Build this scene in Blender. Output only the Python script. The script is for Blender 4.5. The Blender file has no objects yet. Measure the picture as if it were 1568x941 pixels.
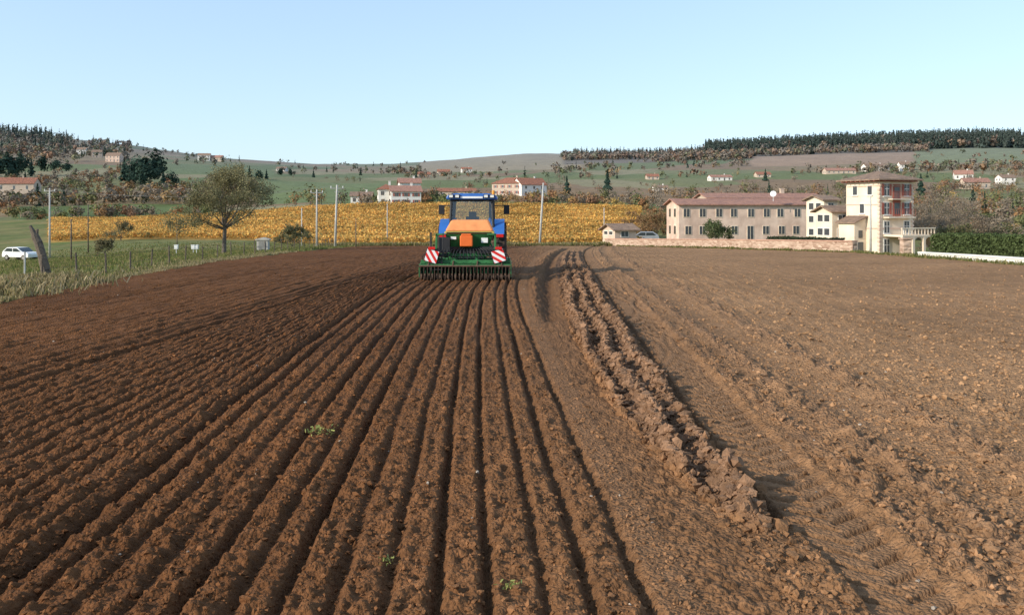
import bpy, math, random, bmesh
import numpy as np
from mathutils import Vector, Matrix
rng=np.random.default_rng(7); random.seed(7)
F=1280.0; CX=784.0; HY=322.0; H=2.3
scene=bpy.context.scene
def _h(ix,iy,seed):
    n=(ix.astype(np.int64)*374761393+iy.astype(np.int64)*668265263+seed*974634777)&0x7fffffff
    n=((n^(n>>13))*1274126177)&0x7fffffff
    n=((n^(n>>16))*668265263)&0x7fffffff
    return (n^(n>>15))/float(0x7fffffff)
def vn(x,y,seed=0):
    ix=np.floor(x);iy=np.floor(y);fx=x-ix;fy=y-iy
    fx=fx*fx*(3-2*fx);fy=fy*fy*(3-2*fy)
    a=_h(ix,iy,seed);b=_h(ix+1,iy,seed);c=_h(ix,iy+1,seed);d=_h(ix+1,iy+1,seed)
    return (a*(1-fx)+b*fx)*(1-fy)+(c*(1-fx)+d*fx)*fy
def fbm(x,y,o=4,seed=0):
    s=0;a=.5
    for i in range(o):
        s=s+a*(vn(x,y,seed+i*17)-.5);x=x*2.03+5.1;y=y*2.03+1.7;a*=.5
    return s
def clod(x,y,seed=0,dens=.8):
    ix=np.floor(x);iy=np.floor(y);out=np.zeros_like(x)
    for dx in(-1,0,1):
        for dy in(-1,0,1):
            jx=ix+dx;jy=iy+dy
            px=jx+_h(jx,jy,seed);py=jy+_h(jx,jy,seed+5)
            r=.25+.6*_h(jx,jy,seed+9)**2
            on=_h(jx,jy,seed+13)<dens
            d2=(x-px)**2+(y-py)**2
            v=np.where(on,np.sqrt(np.maximum(0,r*r-d2)),0)
            out=np.maximum(out,v)
    return out
def sst(t):
    t=np.clip(t,0,1);return t*t*(3-2*t)
def zf(Y):
    return -1.6*np.clip((np.asarray(Y,float)-25)/65,0,None)**1.3
def XL(Y): return np.interp(Y,[-60,15,25,42,63,93],[-12,-12.3,-12.9,-14.7,-15.5,-16.5])
def XR(Y): return np.interp(Y,[-60,37,46,58,93],[21.5,22.9,23.2,23.8,11.3])
TX=np.array([-600,-300,0,120,200,340,480,600,700,800,900,1000,1100,1300,1500,1568,1900,2300],float)
TD=np.array([100,140,225,400,700,1100,1800,2700,5000],float)
TT=np.array([
 [400,400,400,392,385,383,378,376,376,376,376,376,376,385,388,388,388,388],
 [374,374,372,365,363,364,368,373,373,373,373,373,373,374,374,374,374,374],
 [338,338,338,337,336,330,320,317,316,316,318,322,326,334,338,338,338,338],
 [305,305,308,306,302,300,298,299,300,300,300,300,300,300,302,302,302,302],
 [258,258,262,262,262,268,276,277,276,275,274,272,270,266,264,264,264,264],
 [230,230,235,238,242,250,260,262,260,257,253,250,246,240,238,238,238,238],
 [184,188,200,214,222,242,251,251,244,235,235,236,230,219,212,214,216,218],
 [240,240,245,250,255,260,270,275,275,270,265,262,258,250,245,245,245,245],
 [300,300,300,300,300,300,300,300,300,300,300,300,300,300,300,300,300,300]],float)
LTD=np.log(TD)
def tab(px,Y):
    px=np.asarray(px,float);Y=np.asarray(Y,float)
    rows=np.stack([np.interp(px,TX,TT[i]) for i in range(len(TD))])
    l=np.log(np.clip(Y,100,4999))
    k=np.clip(np.searchsorted(LTD,l,side='right')-1,0,len(TD)-2)
    t=(l-LTD[k])/(LTD[k+1]-LTD[k])
    a=np.take_along_axis(rows,k[None],0)[0];b=np.take_along_axis(rows,(k+1)[None],0)[0]
    return a*(1-t)+b*t
def infield(X,Y,m=0.0):
    return (X>XL(Y)+m)&(X<XR(Y)-m)&(Y<93-m)
def zt(X,Y):
    X=np.atleast_1d(np.asarray(X,float));Y=np.atleast_1d(np.asarray(Y,float))
    px=CX+F*X/np.maximum(Y,30)
    yv=tab(px,Y)
    zfar=H-(yv-HY)/F*np.maximum(Y,100)
    z100=H-(tab(px,np.full_like(Y,100))-HY)/F*100
    z0=zf(np.minimum(Y,100))
    t=sst((Y-18)/82)
    w=np.maximum(np.maximum(sst((XL(Y)-X)/9),sst((X-XR(Y))/9)),sst((Y-93)/7))
    zn=z0+(z100-zf(100.))*t*w
    z=np.where(Y>=100,zfar,zn)
    z=z+fbm(X/40,Y/40,3,3)*np.clip((Y-120)/300,0,1)*3+fbm(X/3,Y/3,3,5)*.12
    return z
def G(px,d,dz=0.0):
    X=(px-CX)/F*d
    return Vector((X,d,float(zt(X,d)[0])+dz))
def P(px,py,d): return Vector(((px-CX)/F*d,d,H-(py-HY)/F*d))
def dist_for(px,py):
    Y=np.geomspace(115,1800,700);X=(px-CX)/F*Y;z=zt(X,Y);yy=HY+F*(H-z)/Y
    k=np.argmax(yy<=py) if (yy<=py).any() else len(Y)-1
    return float(Y[k])
def link(ob,parent=None):
    scene.collection.objects.link(ob)
    if parent is not None: ob.parent=parent
    return ob
def empty(name,loc=(0,0,0),rot=0):
    e=bpy.data.objects.new(name,None);e.location=loc;e.rotation_euler=(0,0,rot);e.empty_display_size=.5
    return link(e)
def emit_np(name,V,Fc,mat,col=None,parent=None,smooth=False):
    me=bpy.data.meshes.new(name);V=np.asarray(V,np.float32);Fc=np.asarray(Fc,np.int32)
    n=Fc.shape[1];me.vertices.add(len(V));me.vertices.foreach_set('co',V.ravel())
    me.loops.add(Fc.size);me.loops.foreach_set('vertex_index',Fc.ravel())
    me.polygons.add(len(Fc));me.polygons.foreach_set('loop_start',np.arange(0,Fc.size,n,dtype=np.int32))
    me.polygons.foreach_set('loop_total',np.full(len(Fc),n,np.int32))
    me.update(calc_edges=True)
    me.polygons.foreach_set('use_smooth',np.full(len(Fc),smooth,bool))
    if col is not None:
        a=me.color_attributes.new('Col','FLOAT_COLOR','POINT')
        c=np.ones((len(V),4),np.float32);c[:,:3]=col;a.data.foreach_set('color',c.ravel())
    me.materials.append(mat)
    return link(bpy.data.objects.new(name,me),parent)
class Part:
    def __init__(s): s.v=[];s.f=[]
    def add(s,vs,fs):
        o=len(s.v);s.v+= [tuple(v) for v in vs];s.f+=[tuple(i+o for i in f) for f in fs];return s
    def box(s,c,d,rot=None,taper=1.0):
        x,y,z=d[0]/2,d[1]/2,d[2]/2
        vs=[Vector((a*x*(taper if e>0 else 1),b*y*(taper if e>0 else 1),e*z)) for e in(-1,1) for a,b in((-1,-1),(1,-1),(1,1),(-1,1))]
        if rot is not None:
            R=Matrix.Rotation(rot[2],3,'Z')@Matrix.Rotation(rot[1],3,'Y')@Matrix.Rotation(rot[0],3,'X');vs=[R@v for v in vs]
        c=Vector(c);vs=[v+c for v in vs]
        return s.add(vs,[(0,3,2,1),(4,5,6,7),(0,1,5,4),(1,2,6,5),(2,3,7,6),(3,0,4,7)])
    def cyl(s,p0,p1,r0,r1=None,n=10,caps=True):
        r1=r0 if r1 is None else r1;p0=Vector(p0);p1=Vector(p1);d=(p1-p0)
        if d.length<1e-6:return s
        d.normalize();a=d.orthogonal().normalized();b=d.cross(a)
        vs=[];
        for p,r in((p0,r0),(p1,r1)):
            for i in range(n):
                t=2*math.pi*i/n;vs.append(p+a*r*math.cos(t)+b*r*math.sin(t))
        fs=[(i,(i+1)%n,n+(i+1)%n,n+i) for i in range(n)]
        if caps: fs+=[tuple(range(n-1,-1,-1)),tuple(range(n,2*n))]
        return s.add(vs,fs)
    def prism(s,poly,x0,x1,axis='x'):
        n=len(poly);vs=[]
        for t in(x0,x1):
            for a,b in poly:
                vs.append({'x':(t,a,b),'y':(a,t,b),'z':(a,b,t)}[axis])
        fs=[(i,(i+1)%n,n+(i+1)%n,n+i) for i in range(n)]+[tuple(range(n-1,-1,-1)),tuple(range(n,2*n))]
        return s.add(vs,fs)
    def path(s,pts,r,n=6):
        for a,b in zip(pts[:-1],pts[1:]): s.cyl(a,b,r,r,n)
        return s
    def ring(s,c,R,w,prof,n=32):
        m=len(prof);vs=[]
        for i in range(n):
            t=2*math.pi*i/n
            for o,r in prof: vs.append((c[0]+o,c[1]+r*math.cos(t),c[2]+r*math.sin(t)))
        fs=[(i*m+j,i*m+(j+1)%m,((i+1)%n)*m+(j+1)%m,((i+1)%n)*m+j) for i in range(n) for j in range(m)]
        return s.add(vs,fs)
    def emit(s,name,mat,parent=None,bevel=0,smooth=False,loc=None,rotz=0):
        me=bpy.data.meshes.new(name);me.from_pydata(s.v,[],s.f)
        bm=bmesh.new();bm.from_mesh(me);bmesh.ops.recalc_face_normals(bm,faces=bm.faces);bm.to_mesh(me);bm.free()
        me.materials.append(mat)
        ob=link(bpy.data.objects.new(name,me),parent)
        if loc is not None: ob.location=loc;ob.rotation_euler=(0,0,rotz)
        if smooth:
            me.polygons.foreach_set('use_smooth',np.ones(len(me.polygons),bool))
        if bevel>0:
            m=ob.modifiers.new('b','BEVEL');m.width=bevel;m.segments=2;m.limit_method='ANGLE'
        return ob
def mat(name,col,rough=.8,metal=0,var=.15,scale=3,bump=0,bscale=20,attr=False,trans=0,col2=None,spec=.3,vor=0):
    m=bpy.data.materials.new(name);m.use_nodes=True;nt=m.node_tree;N=nt.nodes;L=nt.links
    b=N['Principled BSDF'];b.inputs['Roughness'].default_value=rough;b.inputs['Metallic'].default_value=metal
    b.inputs['Specular IOR Level'].default_value=spec
    tc=N.new('ShaderNodeTexCoord');no=N.new('ShaderNodeTexNoise');no.inputs['Scale'].default_value=scale;no.inputs['Detail'].default_value=5
    L.new(tc.outputs['Object'],no.inputs['Vector'])
    mp=N.new('ShaderNodeMapRange');mp.inputs[1].default_value=.3;mp.inputs[2].default_value=.7
    mp.inputs[3].default_value=1-var;mp.inputs[4].default_value=1+var;L.new(no.outputs['Fac'],mp.inputs[0])
    mx=N.new('ShaderNodeVectorMath');mx.operation='MULTIPLY'
    if attr:
        at=N.new('ShaderNodeAttribute');at.attribute_name='Col';L.new(at.outputs['Color'],mx.inputs[0])
    elif col2 is not None:
        mm=N.new('ShaderNodeMix');mm.data_type='RGBA';mm.inputs[6].default_value=(*col,1);mm.inputs[7].default_value=(*col2,1)
        n2=N.new('ShaderNodeTexNoise');n2.inputs['Scale'].default_value=scale*.37;n2.inputs['Detail'].default_value=6;L.new(tc.outputs['Object'],n2.inputs['Vector'])
        mr=N.new('ShaderNodeMapRange');mr.inputs[1].default_value=.4;mr.inputs[2].default_value=.6;L.new(n2.outputs['Fac'],mr.inputs[0]);L.new(mr.outputs[0],mm.inputs[0])
        L.new(mm.outputs[2],mx.inputs[0])
    else: mx.inputs[0].default_value=col
    L.new(mp.outputs[0],mx.inputs[1]);L.new(mx.outputs[0],b.inputs['Base Color'])
    if bump>0:
        nb=N.new('ShaderNodeTexNoise');nb.inputs['Scale'].default_value=bscale;nb.inputs['Detail'].default_value=6
        L.new(tc.outputs['Object'],nb.inputs['Vector']);bp=N.new('ShaderNodeBump');bp.inputs['Strength'].default_value=bump
        bp.inputs['Distance'].default_value=.03
        if vor:
            vo=N.new('ShaderNodeTexVoronoi');vo.inputs['Scale'].default_value=vor;L.new(tc.outputs['Object'],vo.inputs['Vector'])
            sb=N.new('ShaderNodeMath');sb.operation='SUBTRACT';L.new(nb.outputs['Fac'],sb.inputs[0]);L.new(vo.outputs['Distance'],sb.inputs[1]);L.new(sb.outputs[0],bp.inputs['Height'])
        else: L.new(nb.outputs['Fac'],bp.inputs['Height'])
        L.new(bp.outputs[0],b.inputs['Normal'])
    if trans>0:
        tr=N.new('ShaderNodeBsdfTranslucent');ms=N.new('ShaderNodeMixShader');ms.inputs[0].default_value=trans
        L.new(mx.outputs[0],tr.inputs['Color']);L.new(b.outputs[0],ms.inputs[1]);L.new(tr.outputs[0],ms.inputs[2]);L.new(ms.outputs[0],N['Material Output'].inputs[0])
    return m
M_soil=mat('soil',(0,0,0),rough=.95,var=.25,scale=14,bump=.9,bscale=60,attr=True,spec=.1,vor=32)
M_clod=mat('soil_clod',(0,0,0),rough=.95,var=.2,scale=20,bump=.6,bscale=60,attr=True,spec=.1)
M_terr=mat('grass_ground',(0,0,0),rough=.95,var=.22,scale=.6,bump=.6,bscale=4,attr=True,spec=.1)
M_leaf=mat('foliage',(0,0,0),rough=.8,var=.1,scale=1,attr=True,trans=.35,spec=.2)
M_far=mat('woodland_foliage',(0,0,0),rough=.95,var=.1,scale=.2,attr=True,trans=.12,spec=.05)
M_bark=mat('bark',(.13,.105,.085),rough=.9,var=.3,scale=8,bump=.6,bscale=25)
M_blue=mat('blue_paint',(.03,.13,.42),rough=.4,var=.12,scale=2,spec=.5)
M_green=mat('green_paint',(.035,.15,.05),rough=.5,var=.3,scale=5)
M_dgreen=mat('dark_green_paint',(.015,.06,.025),rough=.5,var=.25,scale=5)
M_orange=mat('orange_paint',(.72,.15,.03),rough=.45,var=.1)
M_tarp=mat('hopper_cover',(.75,.28,.10),rough=.7,var=.15,scale=4)
M_black=mat('black_plastic',(.025,.025,.027),rough=.55,var=.2)
M_tyre=mat('tyre_rubber',(.028,.024,.021),rough=.85,var=.3,scale=6,col2=(.10,.06,.04))
M_steel=mat('steel',(.3,.29,.27),rough=.45,metal=.7,var=.2)
M_rust=mat('soiled_steel',(.12,.075,.05),rough=.7,metal=.3,var=.3,scale=9)
M_white=mat('white_paint',(.78,.78,.76),rough=.5,var=.06)
M_lamp=mat('lamp_glass',(.7,.7,.66),rough=.15,var=.05,spec=.8)
M_red=mat('red_lens',(.6,.02,.015),rough=.3,var=.05)
M_amber=mat('amber_lens',(.8,.3,.03),rough=.3,var=.05)
M_glass=mat('dark_glass',(.035,.045,.05),rough=.08,var=.1,spec=.9)
M_conc=mat('concrete',(.46,.44,.40),rough=.9,var=.15,scale=3)
M_wood=mat('weathered_wood',(.13,.10,.075),rough=.9,var=.35,scale=7,bump=.8,bscale=18)
M_wire=mat('wire',(.15,.15,.15),rough=.6,var=0)
M_cream=mat('cream_render',(.78,.66,.51),rough=.9,var=.08,scale=.8,col2=(.71,.57,.43),bump=.3,bscale=6)
M_pink=mat('pink_beige_render',(.68,.51,.40),rough=.9,var=.14,scale=.9,col2=(.55,.39,.30),bump=.3,bscale=6)
M_whitew=mat('white_render',(.74,.70,.64),rough=.9,var=.08,scale=.7)
M_beige=mat('beige_render',(.52,.41,.32),rough=.9,var=.1,scale=.7)
M_shut=mat('red_brown_shutter',(.33,.10,.07),rough=.7,var=.12)
M_win=mat('window_pane',(.06,.065,.07),rough=.2,var=.2,spec=.6)
def tilemat(name,c1,c2):
    m=mat(name,c1,rough=.9,var=.22,scale=4,col2=c2)
    nt=m.node_tree;N=nt.nodes;L=nt.links
    tc=N.new('ShaderNodeTexCoord');w=N.new('ShaderNodeTexWave');w.bands_direction='X';w.inputs['Scale'].default_value=3.2;w.inputs['Distortion'].default_value=.4
    L.new(tc.outputs['Object'],w.inputs['Vector']);bp=N.new('ShaderNodeBump');bp.inputs['Strength'].default_value=.8;bp.inputs['Distance'].default_value=.06
    L.new(w.outputs['Fac'],bp.inputs['Height']);L.new(bp.outputs[0],N['Principled BSDF'].inputs['Normal']);return m
M_tile=tilemat('terracotta_tile',(.36,.15,.09),(.27,.12,.08))
M_tile2=tilemat('old_tile',(.30,.20,.14),(.22,.15,.11))
M_tile3=tilemat('pinkish_tile',(.40,.21,.15),(.32,.17,.13))
def stonemat():
    m=bpy.data.materials.new('stone_wall');m.use_nodes=True;nt=m.node_tree;N=nt.nodes;L=nt.links;b=N['Principled BSDF'];b.inputs['Roughness'].default_value=.95
    tc=N.new('ShaderNodeTexCoord');br=N.new('ShaderNodeTexVoronoi');br.inputs['Scale'].default_value=3.5
    mp=N.new('ShaderNodeMapping');mp.inputs['Scale'].default_value=(.7,.7,1.6);L.new(tc.outputs['Object'],mp.inputs[0]);L.new(mp.outputs[0],br.inputs['Vector'])
    cr=N.new('ShaderNodeValToRGB');cr.color_ramp.elements[0].color=(.30,.18,.12,1);cr.color_ramp.elements[1].color=(.58,.43,.32,1)
    L.new(br.outputs['Color'],cr.inputs[0]);L.new(cr.outputs[0],b.inputs['Base Color'])
    bp=N.new('ShaderNodeBump');bp.inputs['Distance'].default_value=.08;bp.invert=True;L.new(br.outputs['Distance'],bp.inputs['Height']);L.new(bp.outputs[0],b.inputs['Normal'])
    return m
M_stone=stonemat()
def stripemat():
    m=bpy.data.materials.new('warning_stripes');m.use_nodes=True;nt=m.node_tree;N=nt.nodes;L=nt.links;b=N['Principled BSDF'];b.inputs['Roughness'].default_value=.4
    tc=N.new('ShaderNodeTexCoord');s=N.new('ShaderNodeSeparateXYZ');L.new(tc.outputs['Object'],s.inputs[0])
    a=N.new('ShaderNodeMath');a.operation='ADD';L.new(s.outputs[0],a.inputs[0]);L.new(s.outputs[2],a.inputs[1])
    mu=N.new('ShaderNodeMath');mu.operation='MULTIPLY';mu.inputs[1].default_value=4.2;L.new(a.outputs[0],mu.inputs[0])
    fr=N.new('ShaderNodeMath');fr.operation='FRACT';L.new(mu.outputs[0],fr.inputs[0])
    gt=N.new('ShaderNodeMath');gt.operation='GREATER_THAN';gt.inputs[1].default_value=.5;L.new(fr.outputs[0],gt.inputs[0])
    mx=N.new('ShaderNodeMix');mx.data_type='RGBA';mx.inputs[6].default_value=(.65,.02,.015,1);mx.inputs[7].default_value=(.8,.8,.78,1)
    L.new(gt.outputs[0],mx.inputs[0]);L.new(mx.outputs[2],b.inputs['Base Color']);return m
M_stripe=stripemat()
# ---- terrain
ys=[-50.]
while ys[-1]<4900:
    y=ys[-1];ys.append(y+max(.8,(y if y>0 else 0)*.012))
ys=np.array(ys);ss=np.linspace(-1.5,1.5,620)
YY,SS=np.meshgrid(ys,ss,indexing='ij');XX=SS*(YY+70)
X1=XX.ravel();Y1=YY.ravel();Z1=zt(X1,Y1)
Z1=Z1-.35*infield(X1,Y1,.5)
px=CX+F*X1/np.maximum(Y1,5)
def cell(x,y,seed):
    ix=np.floor(x);iy=np.floor(y);best=np.full(x.shape,9.);val=np.zeros(x.shape)
    for dx in(-1,0,1):
        for dy in(-1,0,1):
            jx=ix+dx;jy=iy+dy;d=(x-jx-_h(jx,jy,seed))**2+(y-jy-_h(jx,jy,seed+3))**2
            m=d<best;best=np.where(m,d,best);val=np.where(m,_h(jx,jy,seed+8),val)
    return val
pal=np.array([[.13,.15,.055],[.16,.16,.07],[.22,.16,.085],[.25,.185,.11],[.11,.14,.05],[.21,.14,.08],[.23,.20,.11]])
cv=cell(X1/90+fbm(X1/60,Y1/60,2,9),Y1/140,21);col=pal[(cv*6.999).astype(int)]
near=(Y1<225)
gr=np.array([.10,.125,.036]);gd=np.array([.21,.17,.07])
g=fbm(X1/7,Y1/7,4,31)[:,None]*1.6+.45
col=np.where(near[:,None],gr*(1-np.clip(g,0,1))+gd*np.clip(g,0,1),col)
def setc(m,c,vary=.2):
    global col
    col=np.where(m[:,None],np.array(c)*(1+vary*fbm(X1/12,Y1/12,3,77)[:,None]*2),col)
vy0=np.interp(px,[400,500],[133,108])
isv=(Y1>vy0)&(Y1<228)&(px>75)&(px<985);setc(isv,(.34,.21,.06))
setc((Y1>300)&(Y1<650)&(px>395)&(px<600),(.14,.17,.07))
setc((Y1>230)&(Y1<330)&(px>20)&(px<330),(.10,.13,.045))
setc((Y1>700)&(Y1<1000)&(px>230)&(px<420),(.125,.155,.065))
setc((Y1>1000)&(px>640)&(px<890),(.28,.22,.135))
setc((Y1>1150)&(px>860),(.15,.115,.08))
setc((Y1>1380)&(px>1080),(.055,.065,.045))
setc((Y1>900)&(Y1<1230)&(px>1150)&(px<1400),(.31,.20,.125))
setc((Y1>900)&(px>1400)&(px<1620)&(Y1<1380),(.18,.195,.09))
col=col*(1+.5*fbm(X1/2.2,Y1/2.2,3,55)[:,None])
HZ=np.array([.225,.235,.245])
haze=np.clip((Y1-350)/2900,0,.5)[:,None];col=col*(1-haze)+HZ*haze  # aerial haze painted into the ground colours, greyer with distance
nr,nc=XX.shape;idx=np.arange(nr*nc).reshape(nr,nc)
Q=np.stack([idx[:-1,:-1],idx[:-1,1:],idx[1:,1:],idx[1:,:-1]],-1).reshape(-1,4)
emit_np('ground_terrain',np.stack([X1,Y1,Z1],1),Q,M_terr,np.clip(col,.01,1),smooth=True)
# ---- field
def s_of(u):
    return np.where(u<=1.4,np.interp(u,[-7.5,-2.8],[.07,-.06]),np.interp(u,[1.4,1.5],[-.06,0]))
LE=([6,7,10,16,26,40],[1.62,1.38,1.08,.92,.90,.8]);RE=([5,9,13,20,30],[1.88,1.86,2.0,2.12,2.25])
RC=[(1.07,.085),(1.42,.085),(1.80,.10)]
def field(u,Y):
    Ye=np.where(Y<20,Y,20+6*(1-np.exp(-(Y-20)/6)))
    X=u+s_of(u)*Ye+.0008*Y*Y
    Xp=X-.0008*Y*Y
    wig=fbm(X/1.2,Y/3,3,1)*.13
    fine=fbm(X*9,Y*9,3,2)
    c3=clod(X*9,Y*9,40,.75)/9;c2=clod(X*17,Y*17,50,.75)/17;c1=clod(X*4.5,Y*4.5,60,.5)/4.5
    lf=fbm(X/2,Y/2,3,12)*.05
    h=fine*.018+lf
    L=sst((1.45-u)/.1)
    drilled=np.where((u>-2.75),sst((29-Y)/1.0),.75)*L
    sp=.30;ph=(u+wig*.5)/sp;k=np.floor(ph);fr=ph-k-.5
    fr=fr+(_h(k,k*0,15)-.5)*.18
    q=_h(k,k*0,5);dep=.016+.055*q*q+.012
    dep=dep*(.45+1.1*vn(u*0+k*3.7,Y/1.3,8))
    wdt=.11+.05*_h(k,k*0,25)
    vf=np.exp(-(fr/wdt)**2)
    row=-dep*vf+.006*np.exp(-((np.abs(fr)-.24)/.1)**2)
    h=h+row*drilled+L*(c2*.75+c3*.38)*(1-vf*drilled*.75)
    def band(c,w,x=u): return np.exp(-((x-c)/w)**2)
    tr=band(-2.85,.12)+band(-7.25,.12)+band(-7.75,.1)+band(-12.2,.13)+band(-4.6,.06)*.5
    h=h-.07*tr*L
    sm=sst((u-1.0)/.2)*L
    h=h*(1-sm)+sm*(fine*.006+.01+c2*.12+lf)
    R=1-L
    le=np.interp(Y,*LE);re=np.interp(Y,*RE)
    rz=sst((Xp-le)/.1)*sst((re-Xp)/.1)*sst((Y-5.7)/.6)*np.where(Y<60,1,0)
    xw=Xp-.06*np.sin(Y*.9)-fbm(X*0,Y/1.1,2,44)*.12-np.interp(Y,[8,16,30],[0,0,.15])
    ridg=0
    for c_,w_ in RC: ridg=ridg+np.exp(-((xw-c_)/w_)**2)
    ridg=np.clip(ridg,0,1)
    h=h+R*(c2*.55+c3*.45*sst(fbm(X,Y,2,70)*3+.6)+c1*.06)
    h=h+rz*R*(-.035+.125*ridg*(.7+.6*vn(X*2,Y*2,61))+(c3*.9+c1*.35)*(.35+.65*ridg))
    fur=np.exp(-((Xp-re-.07)/.08)**2)*sst((Y-5.6)/.8);h=h-.10*fur*R
    tk=sst((Xp-re-.12)/.06)*sst((re+.78-Xp)/.08)*R
    tcn=re+.45
    ad=np.abs(Xp-tcn)
    cle=((Y-ad*.7+np.where(Xp>tcn,.12,0)+.04*fbm(X*2,Y*2,2,99))/.25)%1.0
    wear=.55+.45*sst(fbm(X*.8,Y*.8,2,123)*3+.6)
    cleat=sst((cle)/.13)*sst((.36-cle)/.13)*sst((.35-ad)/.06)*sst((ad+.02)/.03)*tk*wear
    h=h*(1-.92*tk)+tk*(-.035-cleat*.05*(.7+.5*vn(X*2,Y*2,33))+fine*.008+c2*.08+lf*.5)
    t2=np.exp(-((Xp-3.85)/.27)**2)*R
    h=h*(1-.5*t2)+t2*(-.03)
    sh=(np.exp(-((Xp-3.35)/.16)**2)+np.exp(-((Xp-4.4)/.2)**2)+.7*np.exp(-((Xp-2.87)/.11)**2))*R
    h=h+sh*(.02+c3*.6+c1*.2)
    h=h+R*(.010*np.cos(Xp*2*np.pi/.55)*sst((Xp-4.6)/.5))
    f2=np.exp(-((Xp-.55)/.2)**2)*sst((Y-16.5)/1.5)*sst((80-Y)/10)*R
    b2=np.exp(-((Xp-.15)/.16)**2)*sst((Y-15.5)/1.5)*sst((80-Y)/10)*R
    h=h-f2*.11+b2*(.05+c3*1.0+c1*.4)
    n1=fbm(X/3,Y/3,4,90);n2=fbm(X*5,Y*5,3,91)
    side=sst((X+1.5)/9+.12)
    cl=np.array([.152,.065,.026]);cr=np.array([.290,.166,.085])
    c=cl*(1-side[...,None])+cr*side[...,None]
    c=c*(1+.5*n1[...,None]+.5*n2[...,None])
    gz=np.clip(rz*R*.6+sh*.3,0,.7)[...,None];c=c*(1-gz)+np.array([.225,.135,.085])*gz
    wet_shade=np.clip(vf*drilled*.5+tr*.5*L+fur*.7*R+f2*.7+rz*R*.5*(1-ridg)+cleat*.6,0,.85)[...,None]  # damp furrow bottoms, plus painted shade in the tyre-cleat grooves
    c=c*(1-wet_shade*.6)
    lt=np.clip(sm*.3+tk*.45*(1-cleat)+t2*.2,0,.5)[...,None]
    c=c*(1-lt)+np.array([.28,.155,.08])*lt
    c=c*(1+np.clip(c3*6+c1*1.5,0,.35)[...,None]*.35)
    return X,zf(Y)+h+.02,np.clip(c,.005,1),rz*R
up=[]
us=list(np.arange(-5,1.4,.0165))+list(np.linspace(1.4,1.5,60))+list(np.arange(1.515,5,.0165))
st=.0165;u=us[-1]
while u<24: st*=1.0085;u+=st;up.append(u)
dn=[];st=.0165;u=-5
while u>-27: st*=1.0085;u-=st;dn.append(u)
us=np.array(dn[::-1]+us+up)
yr=[2.4]
while yr[-1]<93: y=yr[-1];yr.append(y+min(max(y*y/1922*1.2,.017),.4))
yr=np.array(yr);UU,YR=np.meshgrid(us,yr)
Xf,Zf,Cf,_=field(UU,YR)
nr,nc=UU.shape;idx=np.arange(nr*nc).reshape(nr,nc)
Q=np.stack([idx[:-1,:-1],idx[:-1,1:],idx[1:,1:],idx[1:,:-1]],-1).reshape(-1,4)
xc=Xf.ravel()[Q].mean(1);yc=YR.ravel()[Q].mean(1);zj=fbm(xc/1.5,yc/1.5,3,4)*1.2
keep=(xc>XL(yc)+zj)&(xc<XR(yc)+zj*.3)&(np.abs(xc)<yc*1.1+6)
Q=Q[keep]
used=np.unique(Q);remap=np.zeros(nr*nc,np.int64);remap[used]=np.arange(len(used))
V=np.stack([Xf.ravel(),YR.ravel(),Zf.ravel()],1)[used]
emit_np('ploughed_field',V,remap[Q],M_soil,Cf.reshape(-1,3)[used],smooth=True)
bm=bmesh.new();bmesh.ops.create_icosphere(bm,subdivisions=1,radius=1);bm.verts.ensure_lookup_table()
iv=np.array([v.co[:] for v in bm.verts]);itf=np.array([[v.index for v in f.verts] for f in bm.faces]);bm.free()
def clods(name,u,Y,size,mul=1.0,colour=None):
    X,Z,C,_=field(u,Y);m=infield(X,Y,.2);X,Z,C,Y,size=X[m],Z[m],C[m],Y[m],size[m];n=len(X)
    d=1+.35*rng.normal(size=(n,len(iv),1)).clip(-1.3,1.3)
    sc=size[:,None,None]*rng.uniform(.55,1.4,(n,1,3))*np.array([1,1,.75])
    V=iv[None]*d*sc;a=rng.uniform(0,6.28,n);ca,sa=np.cos(a)[:,None],np.sin(a)[:,None]
    V=np.stack([V[...,0]*ca-V[...,1]*sa,V[...,0]*sa+V[...,1]*ca,V[...,2]],-1)
    V=V+np.stack([X,Y,Z+size*.25],1)[:,None]
    FF=(itf[None]+(np.arange(n)*len(iv))[:,None,None]).reshape(-1,3)
    cc=C if colour is None else np.tile(colour,(n,1))
    cc=np.repeat(cc*rng.uniform(.8,1.3,(n,1))*mul,len(iv),0)
    emit_np(name,V.reshape(-1,3),FF,M_clod,np.clip(cc,0,1))
n=15000;Yc=5.8+rng.beta(1.1,2.4,n)*36
lo=np.interp(Yc,*LE);hi=np.interp(Yc,*RE)
rc=np.array([r[0] for r in RC])[rng.integers(0,3,n)]+rng.normal(0,.11,n)+np.interp(Yc,[8,16,30],[0,0,.15])
xp=np.clip(rc,lo,hi);m=(rc>lo-.05)&(rc<hi+.08);xp,Yc=xp[m],Yc[m];n=len(Yc)
Ye=np.where(Yc<20,Yc,20+6*(1-np.exp(-(Yc-20)/6)))
uc=np.where(xp>=1.5,xp,1.4+(xp-(1.4-.06*Ye))/(.1+.06*Ye)*.1)
clods('soil_clods_ridge',uc,Yc,rng.lognormal(-3.9,.5,n).clip(.008,.06),1.08)
n=56000;Yc=3+rng.beta(.9,3.2,n)*45;xs=rng.uniform(-1,1,n)*(Yc*.7+1.5)
tkz=(xs>2.0)&(xs<2.7)&(rng.random(n)<.92);sel=~tkz;xs,Yc=xs[sel],Yc[sel];n=len(xs)
clods('soil_clods',np.where((xs>1.4)&(xs<1.5),1.6,xs),Yc,rng.lognormal(-4.65,.45,n).clip(.004,.032)*np.where(xs>1.5,1.35,1.),1.08)
n=260;Yc=4+rng.beta(1,2.5,n)*40;xs=rng.uniform(-1,1,n)*(Yc*.7+1)
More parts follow.
